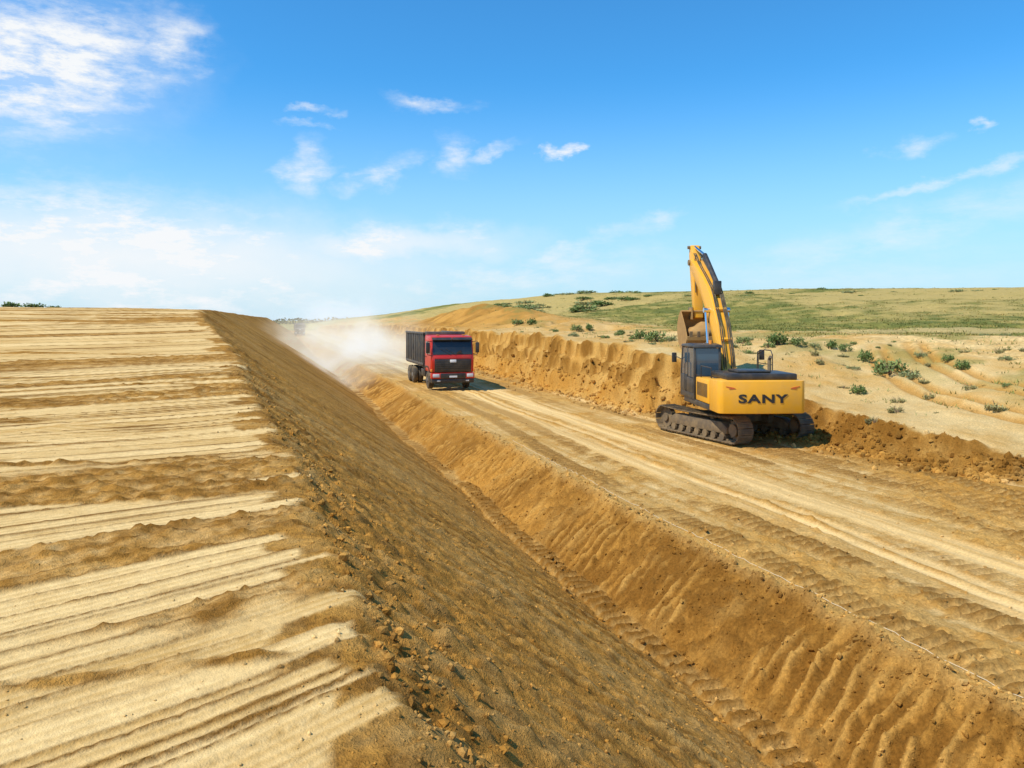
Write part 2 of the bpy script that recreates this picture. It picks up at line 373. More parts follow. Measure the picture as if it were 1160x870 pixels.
# ------------------------------------------------------------------ setting from the grid
FI = np.arange(NX-1)[None, :]; FJ = np.arange(NY-1)[:, None]
xm = (xs[:-1]+xs[1:])/2; ym = (ys[:-1]+ys[1:])/2
XM, YM = np.meshgrid(xm, ym)
strip = (YM < 280)
reg = np.zeros(XM.shape, int)
reg[strip & (XM > -44) & (XM <= 5.2)] = 1
reg[strip & (XM > 5.2) & (XM <= 7.15)] = 2
reg[strip & (XM > 7.15) & (XM <= 15.3)] = 3
reg[strip & (XM > 15.3) & (XM <= 18.6)] = 4
reg[strip & (XM > 18.6) & (XM <= 27)] = 5
v00 = (FJ*NX+FI)
QUADS = np.stack([v00, v00+1, v00+1+NX, v00+NX], -1)
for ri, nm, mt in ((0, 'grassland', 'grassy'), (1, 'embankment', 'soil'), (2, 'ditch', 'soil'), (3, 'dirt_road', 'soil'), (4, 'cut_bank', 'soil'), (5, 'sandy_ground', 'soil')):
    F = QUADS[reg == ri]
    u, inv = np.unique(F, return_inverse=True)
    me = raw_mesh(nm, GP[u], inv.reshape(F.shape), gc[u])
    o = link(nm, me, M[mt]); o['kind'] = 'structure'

# ------------------------------------------------------------------ soil lumps (uncountable)
ICO = bmesh.new(); bmesh.ops.create_icosphere(ICO, subdivisions=1, radius=1); ICO.verts.ensure_lookup_table()
IV = np.array([v.co[:] for v in ICO.verts]); IF = np.array([[v.index for v in f.verts] for f in ICO.faces]); ICO.free()
def lumps(name, x, y, s, shade):
    z, c, *_ = terrain(x, y); n = len(x); c = c[:, :3]
    V = IV[None]*(1+rng.uniform(-.32, .32, (n, len(IV), 1)))*s[:, None, None]*rng.uniform(.65, 1.25, (n, 1, 3))
    V = V+np.stack([x, y, z+s*.2], 1)[:, None, :]
    F = IF[None]+(np.arange(n)*len(IV))[:, None, None]
    C = np.repeat(np.clip(c*shade[:, None], .01, 1), len(IV), 0)
    o = link(name, raw_mesh(name, V.reshape(-1, 3), F.reshape(-1, 3), C, False), M['clod'])
    return o
def pick(n, fx, ylo, yhi, pw=2.0):
    y = ylo+(yhi-ylo)*rng.random(n)**pw
    _, _, xe, xd, xr, xb, xl = terrain(0*y, y)
    return fx(n, y, xe, xd, xr, xb, xl), y
px, py, pz = [], [], []
for n, fx, a, b, smin_, smax_ in (
    (12000, lambda n, y, xe, xd, xr, xb, xl: xe+(xd-xe)*rng.random(n)**1.0, 1.5, 18, .004, .017),
    (2200, lambda n, y, xe, xd, xr, xb, xl: xe+.1+np.abs(rng.normal(0, .45, n)), 1.5, 22, .006, .035),
    (900, lambda n, y, xe, xd, xr, xb, xl: xd+rng.normal(.1, .25, n), 3, 28, .012, .05),
    (1200, lambda n, y, xe, xd, xr, xb, xl: xe+rng.normal(0, .2, n), 1.5, 20, .005, .02),
    (1500, lambda n, y, xe, xd, xr, xb, xl: xe-rng.random(n)*6, 2, 16, .004, .011),
    (2000, lambda n, y, xe, xd, xr, xb, xl: xr+rng.normal(0, .2, n), 4, 32, .010, .05),
    (4500, lambda n, y, xe, xd, xr, xb, xl: xr-rng.random(n)*1.6, 4, 26, .006, .03),
    (2600, lambda n, y, xe, xd, xr, xb, xl: xr+rng.random(n)*8, 5, 34, .008, .03),
    (2400, lambda n, y, xe, xd, xr, xb, xl: xb+rng.normal(-.1, .45, n), 14.4, 27, .02, .11),
    (3800, lambda n, y, xe, xd, xr, xb, xl: xb+rng.normal(.3, .6, n), 27, 70, .02, .13)):
    X, Y = pick(n, fx, a, b, 1.3 if a > 12 else 2.0); px.append(X); py.append(Y); pz.append(smin_+(smax_-smin_)*rng.random(n)**4)
px = np.concatenate(px); py = np.concatenate(py); pz = np.concatenate(pz)
o = lumps('soil_lumps', px, py, pz, rng.uniform(.8, 1.2, len(px)))
props(o, 'loose brown soil lumps strewn over the slope, ditch and road edges', 'soil', None, 'stuff')

# ------------------------------------------------------------------ camera
PSI = R(17.2); FPX = 870.; CAMZ = 4.0
cam = bpy.data.cameras.new('camera'); camo = bpy.data.objects.new('camera', cam); COL.objects.link(camo)
camo.location = (0, 0, CAMZ); camo.rotation_euler = (R(90), 0, -PSI)
cam.sensor_width = 36; cam.lens = 36*FPX/1160; cam.shift_y = -(435-362)/1160; cam.clip_end = 8000; cam.clip_start = .05
scene.camera = camo
def spot(pxx, pyy, dmax=300):
    D = np.arange(6, dmax, .1); r = (pxx-580)/FPX*D
    X = r*math.cos(PSI)+D*math.sin(PSI); Y = D*math.cos(PSI)-r*math.sin(PSI)
    zr = CAMZ-(pyy-362)/FPX*D; z = terrain(X, Y)[0]
    i = int(np.argmax(z > zr)) if (z > zr).any() else len(D)-1
    return float(X[i]), float(Y[i]), float(z[i]), float(D[i])

# ------------------------------------------------------------------ shrubs
def leaf_cloud(seed, n, lobes, size, base, spread=.5, height=.75, lo=.02):
    g = np.random.default_rng(seed)
    ang = g.random(lobes)*6.283; rad = g.random(lobes)**.6*spread*.8
    C = np.stack([rad*np.cos(ang), rad*np.sin(ang), lo+height*(.35+.55*g.random(lobes))*(1-.6*(rad/spread)**2)], 1)
    li = g.integers(0, lobes, n)
    P = C[li]*(np.stack([np.ones(n), np.ones(n), .25+.75*g.random(n)**.6], 1))+g.normal(0, .085, (n, 3))*np.array([1, 1, .9])
    P[:, 2] = np.maximum(P[:, 2], .01)
    a = g.normal(0, 1, (n, 3)); a[:, 2] = np.abs(a[:, 2])+.3; a /= np.linalg.norm(a, axis=1)[:, None]
    b = np.cross(a, g.normal(0, 1, (n, 3))); b /= np.linalg.norm(b, axis=1)[:, None]
    s = size*(.6+.8*g.random(n))[:, None]
    V = np.stack([P-a*s*.2, P+a*s*.45+b*s*.34, P+a*s*1.25, P+a*s*.45-b*s*.34], 1)
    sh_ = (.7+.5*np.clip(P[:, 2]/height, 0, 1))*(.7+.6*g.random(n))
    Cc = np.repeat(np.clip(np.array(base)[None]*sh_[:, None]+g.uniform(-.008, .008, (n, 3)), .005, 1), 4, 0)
    return V.reshape(-1, 3), np.arange(4*n).reshape(-1, 4), Cc
def twigs(seed):
    r = random.Random(seed); b = MB()
    for i in range(7):
        a = r.random()*6.283; d = r.uniform(.12, .38); z = r.uniform(.25, .55)
        b.cyl((0, 0, -.03), (d*.5*math.cos(a), d*.5*math.sin(a), z*.55), .018, .012, 5)
        b.cyl((d*.5*math.cos(a), d*.5*math.sin(a), z*.55), (d*math.cos(a), d*math.sin(a), z), .012, .005, 5)
    return b
SHV = []
for i, (n, lb, sz, base, sp, hh) in enumerate(((520, 11, .085, (.20, .25, .08), .55, .6), (440, 9, .09, (.15, .21, .06), .5, .7), (420, 12, .08, (.26, .28, .12), .58, .45), (240, 7, .10, (.31, .27, .11), .55, .28))):
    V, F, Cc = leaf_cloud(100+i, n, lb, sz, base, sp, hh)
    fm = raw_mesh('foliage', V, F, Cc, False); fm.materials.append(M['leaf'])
    t = twigs(50+i); sm_ = bpy.data.meshes.new('stem'); t.bm.to_mesh(sm_); t.bm.free(); sm_.materials.append(M['wood'])
    SHV.append((fm, sm_))
def shrub(loc, w, var, label, group=None, h=1.0, name='shrub'):
    t = thing(name, label, 'shrub', loc, rnd.random()*6.28, group); t.scale = (w, w, w*h)
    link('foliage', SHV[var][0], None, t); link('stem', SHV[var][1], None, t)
SH = [
    (1008, 426, 36, 0, 1.0, 'largest green shrub on the bare sand slope right of the excavator'),
    (1032, 429, 24, 2, 1.0, 'grey-green shrub touching the right side of the largest shrub on the sand slope'),
    (972, 447, 19, 1, 1.0, 'lone dark green shrub lowest on the sand slope, just right of the excavator'),
    (980, 410, 18, 1, 1.3, 'upright dark green shrub directly left of and above the largest shrub'),
    (1043, 405, 15, 2, 1, 'small pale shrub on the sand above the gap right of the largest shrub'),
    (1074, 411, 15, 1, 1, 'small round shrub, left one of the pair at the right end of the shrub row'),
    (1090, 419, 18, 1, 1.1, 'round green shrub, right one of the pair at the right end of the shrub row'),
    (957, 397, 16, 0, 1, 'fifth shrub from the left in the row of five behind the excavator'),
    (942, 395, 17, 1, 1, 'fourth shrub from the left in the row of five behind the excavator'),
    (922, 394, 14, 2, 1, 'third and smallest shrub in the row of five behind the excavator'),
    (904, 391, 19, 0, 1, 'second shrub from the left in the row of five behind the excavator'),
    (881, 391, 27, 1, .9, 'widest shrub, leftmost in the row of five behind the excavator'),
    (841, 389, 16, 0, 1, 'green shrub seen just right of the raised excavator boom'),
    (744, 387, 28, 0, .9, 'wide green shrub on the bank top left of the excavator bucket'),
    (725, 384, 18, 1, 1, 'dark green shrub directly left of the wide shrub near the bucket'),
    (760, 386, 15, 2, 1, 'small shrub between the wide shrub and the excavator bucket'),
    (704, 379, 10, 1, 1, 'tiny shrub alone on the bank top midway between the truck and the bucket'),
    (667, 374, 13, 1, 1, 'right one of two small shrubs on the bank top right of the truck'),
    (653, 375, 13, 0, 1.1, 'left one of two small shrubs on the bank top right of the truck'),
    (602, 368, 16, 1, .8, 'right shrub of the low pair on the bank top nearest the truck'),
    (585, 368, 16, 0, .8, 'left shrub of the low pair on the bank top nearest the truck'),
    (1016, 468, 20, 3, 1, 'flat dry weed on the sand below the largest shrub'),
    (1052, 452, 16, 3, 1.2, 'thin dry weed on the sand below and right of the largest shrub'),
    (1128, 466, 24, 3, 1, 'low dry weed near the right edge above the crumbled bank'),
    (990, 480, 18, 3, 1, 'low dry weed at the lip of the crumbled bank'),
    (1098, 441, 16, 3, 1, 'low dry weed below the pair of round shrubs'),
    (930, 412, 16, 3, 1, 'low dry weed below the row of five shrubs'),
    (1140, 408, 16, 2, .8, 'pale shrub closest to the right edge of the picture'),
]
for a, b, w, var, h, lab in SH:
    X, Y, Z, D = spot(a, b); shrub((X, Y, Z-.02), w/FPX*D*.95, var, lab, None, h)
for a, w in ((12, 30), (40, 26), (62, 16)):
    D = 40.; r = (a-580)/FPX*D; X = r*math.cos(PSI)+D*math.sin(PSI); Y = D*math.cos(PSI)-r*math.sin(PSI)
    shrub((X, Y, ground(X, Y)-.03), w/FPX*D, 1, 'low green bush on the far left crest of the embankment', 'bushes on the embankment crest', .4)
# scrub along the cut edge and on the sand shelf
for i in range(34):
    X = rnd.uniform(18.2, 25); Y = rnd.uniform(30, 62)
    shrub((X, Y, ground(X, Y)-.02), rnd.uniform(.25, .7), rnd.choice([0, 2, 3]), 'tiny scrub tuft on the sand along the top of the cut bank', 'scrub tufts along the cut bank', rnd.uniform(.6, 1))
for i in range(48):
    X = rnd.uniform(20, 36); Y = rnd.uniform(14, 31)
    shrub((X, Y, ground(X, Y)-.02), rnd.uniform(.2, .55), rnd.choice([2, 3, 3, 0]), 'tiny pale weed scattered on the bare sand slope behind the excavator', 'weeds on the bare sand slope', rnd.uniform(.6, 1))
# crest shrubs on the far hill
for i in range(66):
    a = rnd.uniform(565, 720) if i < 36 else rnd.uniform(720, 1160); D = rnd.uniform(110, 200)
    r = (a-580)/FPX*D; X = r*math.cos(PSI)+D*math.sin(PSI); Y = D*math.cos(PSI)-r*math.sin(PSI)
    shrub((X, Y, ground(X, Y)-.1), rnd.uniform(1.0, 2.4) if i >= 36 else rnd.uniform(2, 5), rnd.choice([0, 1, 2]), 'small dark green shrub on the far grassy hill', 'shrubs along the far hill crest', rnd.uniform(.25, .5))

# ------------------------------------------------------------------ grass tufts (uncountable)
n = 24000
D = 24*(170/24.)**rng.random(n); a = rng.uniform(480, 1260, n); r = (a-580)/FPX*D
X = r*math.cos(PSI)+D*math.sin(PSI); Y = D*math.cos(PSI)-r*math.sin(PSI)
z, c, xe, xd, xr, xb, xl = terrain(X, Y); c = c[:, :3]
gr_ = (c[:, 1] > c[:, 0]*.77)
ok = (X > xl+2) & (gr_ & (rng.random(n) < .8) | (rng.random(n) < .08))
X, Y, z, c, D, gr_ = X[ok], Y[ok], z[ok], c[ok], D[ok], gr_[ok]; n = len(X); nb = 6
ang = rng.random((n, nb))*6.283; hh = rng.uniform(.05, .17, (n, nb)); lean = rng.uniform(.04, .2, (n, nb)); ww = .012+.0003*D[:, None]
ox = rng.normal(0, .16, (n, nb)); oy = rng.normal(0, .16, (n, nb))
P0 = np.stack([X[:, None]+ox, Y[:, None]+oy, (z-.02)[:, None]+0*ox], -1)
side = np.stack([-np.sin(ang), np.cos(ang), 0*ang], -1)*ww[..., None]
tip = P0+np.stack([np.cos(ang)*lean, np.sin(ang)*lean, hh], -1)
V = np.stack([P0-side, P0+side, tip], 2).reshape(-1, 3)
base = np.where(gr_[:, None], c, np.array([[.24, .24, .08]]))
gcol = np.clip(base*rng.uniform(.75, 1.25, (n, 1))*np.where(rng.random((n, 1)) < .45, np.array([[.65, .80, .58]]), np.array([[1.14, 1.02, .92]])), .01, 1)
o = link('grass_tufts', raw_mesh('grass_tufts', V, np.arange(len(V)).reshape(-1, 3), np.repeat(gcol, nb*3, 0), False), M['grass'])
props(o, 'thin green and straw coloured grass covering the hill beyond the bank', 'grass', None, 'stuff')
# far belt of trees on the horizon
n = 2600
X = rng.uniform(-110, 160, n); hgt = 3.2+2.6*vn(X*.05, X*0, 5)+1.5*vn(X*.2, X*0, 6)
P = np.stack([X, 680+rng.normal(0, 8, n), np.clip(hgt, 1, 9)*rng.random(n)], 1)
a = rng.normal(0, 1, (n, 3)); a /= np.linalg.norm(a, axis=1)[:, None]; b = np.cross(a, rng.normal(0, 1, (n, 3))); b /= np.linalg.norm(b, axis=1)[:, None]
V = np.stack([P-a, P+b*.7, P+a, P-b*.7], 1).reshape(-1, 3)
o = link('tree_belt', raw_mesh('tree_belt', V, np.arange(4*n).reshape(-1, 4), np.repeat(np.array([[.09, .12, .07]])*rng.uniform(.6, 1.3, (n, 1)), 4, 0), False), M['leaf'])
props(o, 'distant dark green belt of trees on the horizon behind the dust', 'trees', None, 'stuff')

# ------------------------------------------------------------------ guide string along the road edge
pts = []
for i in range(130):
    y = 3.5+i*.16; x = 7.46+.05*math.sin(y*.35)
    pts.append((x, y, ground(x, y)+.009))
b = MB().tube(pts, .005, 6); o = b.build('guide_string', M['string'])
props(o, 'thin pale string lying along the road edge above the ditch', 'string')

# ------------------------------------------------------------------ excavator
ex = thing('excavator', 'yellow tracked excavator with raised boom and dirty bucket beside the cut bank', 'excavator', (15.08, 23.15, .03), R(6))
ex.scale = (.96, .96, .97)
UP = Matrix.Rotation(-R(21), 4, 'Z')
for s in (-1, 1):
    xc = s*1.3; hl = 1.95; rad = .40; zc = .475; per = 4*hl+2*math.pi*rad; N = 50; b = MB()
    for i in range(N):
        d = i*per/N
        if d < 2*hl: y, z, an = -hl+d, zc-rad, math.pi
        elif d < 2*hl+math.pi*rad: t = (d-2*hl)/rad; y, z, an = hl+rad*math.sin(t), zc-rad*math.cos(t), math.pi+t
        elif d < 4*hl+math.pi*rad: y, z, an = hl-(d-2*hl-math.pi*rad), zc+rad, 0
        else: t = (d-4*hl-math.pi*rad)/rad; y, z, an = -hl-rad*math.sin(t), zc+rad*math.cos(t), t
        if z > zc+rad*.9 and abs(y) < hl: z -= .035*(1-(y/hl)**2)*1.2
        rm = Matrix.Rotation(an, 3, 'X'); nrm = rm @ Vector((0, 0, 1)); tg = rm @ Vector((0, 1, 0))
        p = Vector((xc, y, z))
        b.box(p+nrm*.012, (.6, per/N*.94, .026), rm)
        for k in (-.055, 0, .055): b.box(p+nrm*.04+tg*k, (.6, .014, .03), rm)
        b.box(p-nrm*.03, (.2, per/N*.8, .06), rm)
    tr = b.build('track', M['steel'], ex)
    MB().cyl((xc-.09, hl, zc), (xc+.09, hl, zc), .355, None, 28).cyl((xc-.16, hl, zc), (xc+.16, hl, zc), .15).build('idler_wheel', M['steel'], tr)
    b = MB().cyl((xc-.05, -hl, zc), (xc+.05, -hl, zc), .33, None, 28).cyl((xc-.2, -hl, zc), (xc+.2, -hl, zc), .2, None, 20)
    for k in range(16):
        t = 2*math.pi*k/16; b.box((xc, -hl+.35*math.sin(t), zc+.35*math.cos(t)), (.09, .06, .07), Matrix.Rotation(-t, 3, 'X'))
    b.build('sprocket', M['steel'], tr)
    for k in range(7):
        y = -1.38+k*.46; MB().cyl((xc-.17, y, .2), (xc+.17, y, .2), .1).cyl((xc-.2, y, .2), (xc-.1, y, .2), .125).cyl((xc+.1, y, .2), (xc+.2, y, .2), .125).build('roller', M['steel'], tr)
    MB().prism([(-1.6, .3), (1.6, .3), (1.62, .52), (1.3, .68), (-1.3, .68), (-1.62, .52)], 'x', xc-.17, xc+.17, .02).b2((xc-.05, -.75, .67), (xc+.05, -.6, .8)).build('track_frame', M['steel'], ex)
MB().b2((-1.1, -.55, .48), (1.1, .55, .85), .06).b2((-1.15, -.95, .46), (-.9, .95, .74), .04).b2((.9, -.95, .46), (1.15, .95, .74), .04).build('carbody', M['steel'], ex)
MB().cyl((0, 0, .85), (0, 0, 1.11), .72, None, 40).build('turntable', M['steel'], ex)
MB().b2((-1.40, -2.1, 1.1), (1.40, 1.1, 1.29), .02).b2((-.45, 1.1, 1.1), (.45, 1.45, 1.29), .02).build('deck', M['cabgrey'], ex, UP)
pl = [(-1.40, -2.1), (-1.42, -3.0), (-1.385, -3.12), (-1.28, -3.19), (-.6, -3.26), (-.2, -3.28), (.2, -3.28), (.6, -3.26), (1.28, -3.19), (1.385, -3.12), (1.42, -3.0), (1.40, -2.1)]
cw = MB().prism(pl, 'z', 1.12, 2.16, .035).build('counterweight', M['yellow'], ex, UP)
def bend(x):
    x = abs(x); return -3.28 - 0.008 + (0 if x < .2 else .02*(x-.2)/.4 if x < .6 else .02+.07*(x-.6)/.68)
cu = bpy.data.curves.new('lettering', 'FONT'); cu.body = 'SANY'; cu.extrude = .01; cu.offset = .035; cu.space_character = 1.15
to = bpy.data.objects.new('tmp', cu); COL.objects.link(to); bpy.context.view_layer.update()
me = bpy.data.meshes.new_from_object(to.evaluated_get(bpy.context.evaluated_depsgraph_get())); bpy.data.objects.remove(to)
bm = bmesh.new(); bm.from_mesh(me); bmesh.ops.triangulate(bm, faces=bm.faces); bmesh.ops.subdivide_edges(bm, edges=[e for e in bm.edges if e.calc_length() > .2], cuts=3)
xsv = [v.co.x for v in bm.verts]; ysv = [v.co.y for v in bm.verts]; x0, x1, y0, y1 = min(xsv), max(xsv), min(ysv), max(ysv)
for v in bm.verts:
    x = (v.co.x-(x0+x1)/2)/(x1-x0)*1.6; z = 1.6+((v.co.y-y0)/(y1-y0)-.5)*.28; v.co = UP @ Vector((x, bend(x)-.004-v.co.z*.5, z))
bmesh.ops.recalc_face_normals(bm, faces=bm.faces)
bm.to_mesh(me); bm.free(); me.name = 'lettering'; me.materials.clear(); link('lettering', me, M['ink'], cw)
for s in (-1, 1):
    b = MB(); P = [(.95, 1.95), (1.2, 1.99), (1.18, 1.965), (1.02, 1.93), (1.1, 1.91), (1.08, 1.89), (.88, 1.915)]
    A = [b.bm.verts.new((s*x, bend(x)-.004, z)) for x, z in P]; B = [b.bm.verts.new((s*x, bend(x)+.03, z)) for x, z in P]; n_ = len(P)
    b.bm.faces.new(A); b.bm.faces.new(B)
    for i in range(n_): b.bm.faces.new((A[i], A[(i+1) % n_], B[(i+1) % n_], B[i]))
    bmesh.ops.recalc_face_normals(b.bm, faces=b.bm.faces); b.build('swoosh', M['stripe'], cw, UP)
MB().b2((-1.41, -2.08, 1.3), (-.9, -.52, 2.1), .04).build('side_compartment', M['yellow'], ex, UP)
b = MB()
for k in range(9): b.b2((-1.425, -1.9+k*.14, 1.5), (-1.405, -1.84+k*.14, 1.95))
b.build('vent', M['blacks'], ex, UP)
MB().b2((.52, -2.08, 1.3), (1.41, 1.05, 2.02), .05).build('tank_compartment', M['yellow'], ex, UP)
MB().b2((-.88, -2.08, 1.3), (.5, -.6, 2.1), .04).build('engine_bay', M['cabgrey'], ex, UP)
hd = MB().b2((-1.05, -2.9, 2.15), (1.25, -1.15, 2.36), .05).b2((-.6, -2.6, 2.365), (.5, -1.5, 2.44), .03).b2((.7, -1.1, 2.03), (1.36, .2, 2.2), .04).build('engine_hood', M['blacks'], ex, UP)
MB().cyl((.85, -1.5, 2.34), (.85, -1.5, 2.75), .06).cyl((.85, -1.5, 2.75), (.85, -1.62, 2.84), .055).build('exhaust_pipe', M['steel'], ex, UP)
# cab
cb = MB()
CX0, CX1, CY0, CY1 = -1.45, -.47, -.42, 1.42
for x in (CX0+.04, CX1-.04):
    cb.b2((x-.04, CY0, 1.3), (x+.04, CY0+.09, 3.12), .015)
    cb.b2((x-.035, .42, 2.0), (x+.035, .5, 3.1), .01)
    cb.prism([(CY1-.02, 1.3), (CY1, 2.2), (CY1-.22, 3.1), (CY1-.32, 3.1), (CY1-.1, 2.2), (CY1-.12, 1.3)], 'x', x-.04, x+.04)
cb.b2((CX0+.08, CY0+.005, 1.3), (CX1-.08, CY0+.08, 2.1), .01).b2((CX1-.07, CY0+.09, 1.3), (CX1-.01, CY1-.12, 2.1), .01).b2((CX0, CY0+.09, 1.3), (CX0+.07, CY1-.12, 1.5), .01)
cab = cb.build('cab', M['cabgrey'], ex, UP)
MB().prism([(CY0-.06, 3.1), (CY0-.03, 3.2), (.2, 3.25), (CY1-.25, 3.2), (CY1-.14, 3.1)], 'x', CX0-.02, CX1+.02, .025).build('cab_roof', M['cabgrey'], cab, UP)
MB().b2((CX0+.08, CY0+.03, 2.12), (CX1-.08, CY0+.05, 3.08)).build('rear_window', M['cabglass'], cab, UP)
MB().b2((CX0+.02, CY0+.1, 2.05), (CX0+.045, .41, 3.08)).build('side_window', M['cabglass'], cab, UP)
MB().b2((CX1-.045, CY0+.1, 2.12), (CX1-.02, 1.2, 3.08)).build('side_window', M['cabglass'], cab, UP)
dr = MB().b2((CX0-.012, .5, 1.5), (CX0+.05, 1.24, 2.1), .01).b2((CX0-.012, CY0+.1, 1.5), (CX0+.05, .48, 2.03), .01).build('door', M['cabgrey'], cab, UP)
MB().prism([(.51, 2.11), (1.26, 2.11), (1.08, 3.07), (.51, 3.07)], 'x', CX0+.015, CX0+.04).build('door_window', M['cabglass'], cab, UP)
MB().prism([(CY1-.03, 1.5), (CY1-.01, 2.2), (CY1-.24, 3.06), (CY1-.27, 3.06), (CY1-.05, 2.2), (CY1-.06, 1.5)], 'x', CX0+.085, CX1-.085).build('windscreen', M['cabglass'], cab, UP)
MB().tube([(CX0-.04, .45, 1.5), (CX0-.09, .45, 1.6), (CX0-.09, .45, 2.5), (CX0-.02, .45, 2.6)], .014).build('grab_rail', M['blacks'], cab, UP)
MB().tube([(CX0+.05, 1.25, 2.6), (CX0-.22, 1.45, 2.75)], .015).b2((CX0-.32, 1.42, 2.5), (CX0-.14, 1.48, 2.86), .02).build('mirror', M['blacks'], ex, UP)
MB().tube([(1.3, .95, 1.95), (1.35, 1.0, 2.9), (1.5, 1.05, 2.95)], .018).b2((1.42, 1.0, 2.6), (1.62, 1.06, 2.98), .02).build('mirror', M['blacks'], ex, UP)
MB().tube([(1.36, .95, 2.0), (1.36, .95, 2.85), (1.36, .35, 3.0), (1.36, -.3, 3.0), (1.36, -.45, 2.85), (1.36, -.45, 2.0)], .02).tube([(1.36, .95, 2.5), (1.36, -.45, 2.5)], .016).build('handrail', M['blacks'], ex, UP)
MB().tube([(-1.3, -2.0, 2.08), (-1.3, -2.0, 2.5), (-1.3, -.8, 2.5), (-1.3, -.8, 2.08)], .018).build('handrail', M['blacks'], ex, UP)
MB().cyl((-.75, -.1, 3.2), (-.75, -.1, 3.36), .06).build('beacon_lamp', M['amber'], ex, UP)
# boom, stick and bucket
bp_ = [(.15, 1.85), (.60, 2.75), (1.12, 3.75), (1.80, 4.62), (2.65, 5.32), (3.6, 5.92), (4.5, 6.45)]
boom = MB().prism(ribbon(bp_, [.22, .30, .37, .41, .37, .29, .18]), 'x', -.26, .26, .03).build('boom', M['yellow'], ex, UP)
MB().cyl((-.42, .15, 1.85), (.42, .15, 1.85), .16).build('boom_pin', M['steel'], boom, UP)
for s in (-1, 1): MB().b2((s*.32, -.1, 1.29), (s*.5, .6, 2.05), .03).build('boom_bracket', M['yellow'], ex, UP)
for dx in (-.19, -.12, .08, .14, .20):
    MB().tube([(dx, .1, 2.08), (dx, .16, 2.75), (dx, .66, 3.92), (dx, 1.42, 4.98), (dx, 1.72, 5.30), (dx, 2.42, 5.76), (dx, 3.45, 6.35), (dx, 4.1, 6.8)], .022, 6).build('hose', M['rubber'], boom, UP)
for z, y in ((3.4, .46), (4.5, 1.10)):
    MB().box((0, y, z), (.44, .05, .08), Matrix.Rotation(R(-28), 3, 'X')).build('hose_clamp', M['yellow'], boom, UP)
MB().b2((.27, .95, 3.2), (.39, 1.1, 3.36), .02).build('work_lamp', M['lamp'], boom, UP)
for s in (-1, 1):
    c1_ = MB().cyl((s*.42, 1.0, 1.5), (s*.42, 1.38, 3.2), .09, None, 18).cyl((s*.5, 1.0, 1.5), (s*.34, 1.0, 1.5), .12).build('boom_cylinder', M['yellow'], ex, UP)
    MB().cyl((s*.42, 1.38, 3.2), (s*.42, 1.66, 4.45), .05, None, 14).cyl((s*.5, 1.66, 4.45), (s*.25, 1.66, 4.45), .1).build('rod', M['chrome'], c1_, UP)
ac = MB().cyl((0, 1.60, 5.45), (0, 3.2, 6.66), .10, None, 18).b2((-.14, 1.45, 5.02), (.14, 1.70, 5.55), .03).build('stick_cylinder', M['blacks'], ex, UP)
MB().cyl((0, 3.2, 6.66), (0, 4.66, 7.12), .055, None, 14).build('rod', M['chrome'], ac, UP)
stick = MB().prism(ribbon([(4.76, 7.16), (4.66, 6.8), (4.52, 6.3), (4.35, 5.2), (4.15, 4.15)], [.12, .25, .30, .22, .13]), 'x', -.18, .18, .025).build('stick', M['yellow'], ex, UP)
MB().cyl((-.32, 4.5, 6.45), (.32, 4.5, 6.45), .12).build('stick_pin', M['steel'], stick, UP)
MB().cyl((-.28, 4.74, 7.1), (.28, 4.74, 7.1), .07).build('stick_pin', M['steel'], stick, UP)
for dx in (-.12, .12):
    MB().tube([(dx, 3.6, 6.45), (dx, 4.0, 6.75), (dx, 4.20, 6.55), (dx, 4.18, 6.1), (dx, 4.08, 5.2)], .022, 6).build('hose', M['rubber'], stick, UP)
bc = MB().cyl((0, 5.06, 6.55), (0, 4.85, 5.35), .085, None, 16).build('bucket_cylinder', M['yellow'], ex, UP)
MB().cyl((0, 4.85, 5.35), (0, 4.7, 4.6), .045, None, 12).build('rod', M['chrome'], bc, UP)
for s in (-1, 1): MB().b2((s*.2, 4.2, 4.42), (s*.26, 4.74, 4.6), .01).build('linkage', M['steel'], ex, UP)
# bucket curled in: hinge on top, round shell below, lip and teeth raised toward the machine
sp_ = [(4.02, 4.45)]+[(3.74+.80*math.sin(a), 3.68-.80*math.cos(a)) for a in [R(d) for d in (150, 132, 114, 96, 78, 60, 42, 24, 6, -12, -30, -48, -64)]]
bk = MB().prism(ribbon(sp_, .03), 'x', -.74, .74).build('bucket', M['bucket'], ex, UP)
for s in (-1, 1):
    MB().prism(sp_+[(3.3, 3.75), (3.7, 4.15)], 'x', s*.74, s*.78).build('side_plate', M['bucket'], bk, UP)
    MB().b2((s*.27, 3.96, 4.1), (s*.33, 4.35, 4.55)).build('hinge_lug', M['bucket'], bk, UP)
lx, lz = sp_[-1]
MB().prism([(lx-.04, lz-.06), (lx+.04, lz-.02), (lx-.0, lz+.10), (lx-.06, lz+.09)], 'x', -.77, .77).build('cutting_edge', M['bucket'], bk, UP)
# soil heaped inside the bucket
hp = MB(); hm_ = bmesh.ops.create_icosphere(hp.bm, subdivisions=3, radius=1)['verts']
for v_ in hm_:
    n_ = float(fbm(np.array([v_.co.x*2+5]), np.array([v_.co.y*2+v_.co.z]), 300, 3)[0])
    v_.co = Vector((v_.co.x*.66, 3.72+v_.co.y*.60, 3.56+v_.co.z*(.36+.25*n_)))
hp.build('soil_load', M['bucket'], bk, UP)
for k in range(5):
    x = -.62+k*.31; MB().prism([(lx-.05, lz+.02), (lx+.03, lz+.04), (lx-.06, lz+.30), (lx-.09, lz+.29)], 'x', x-.06, x+.06).build('tooth', M['steel'], bk, UP)

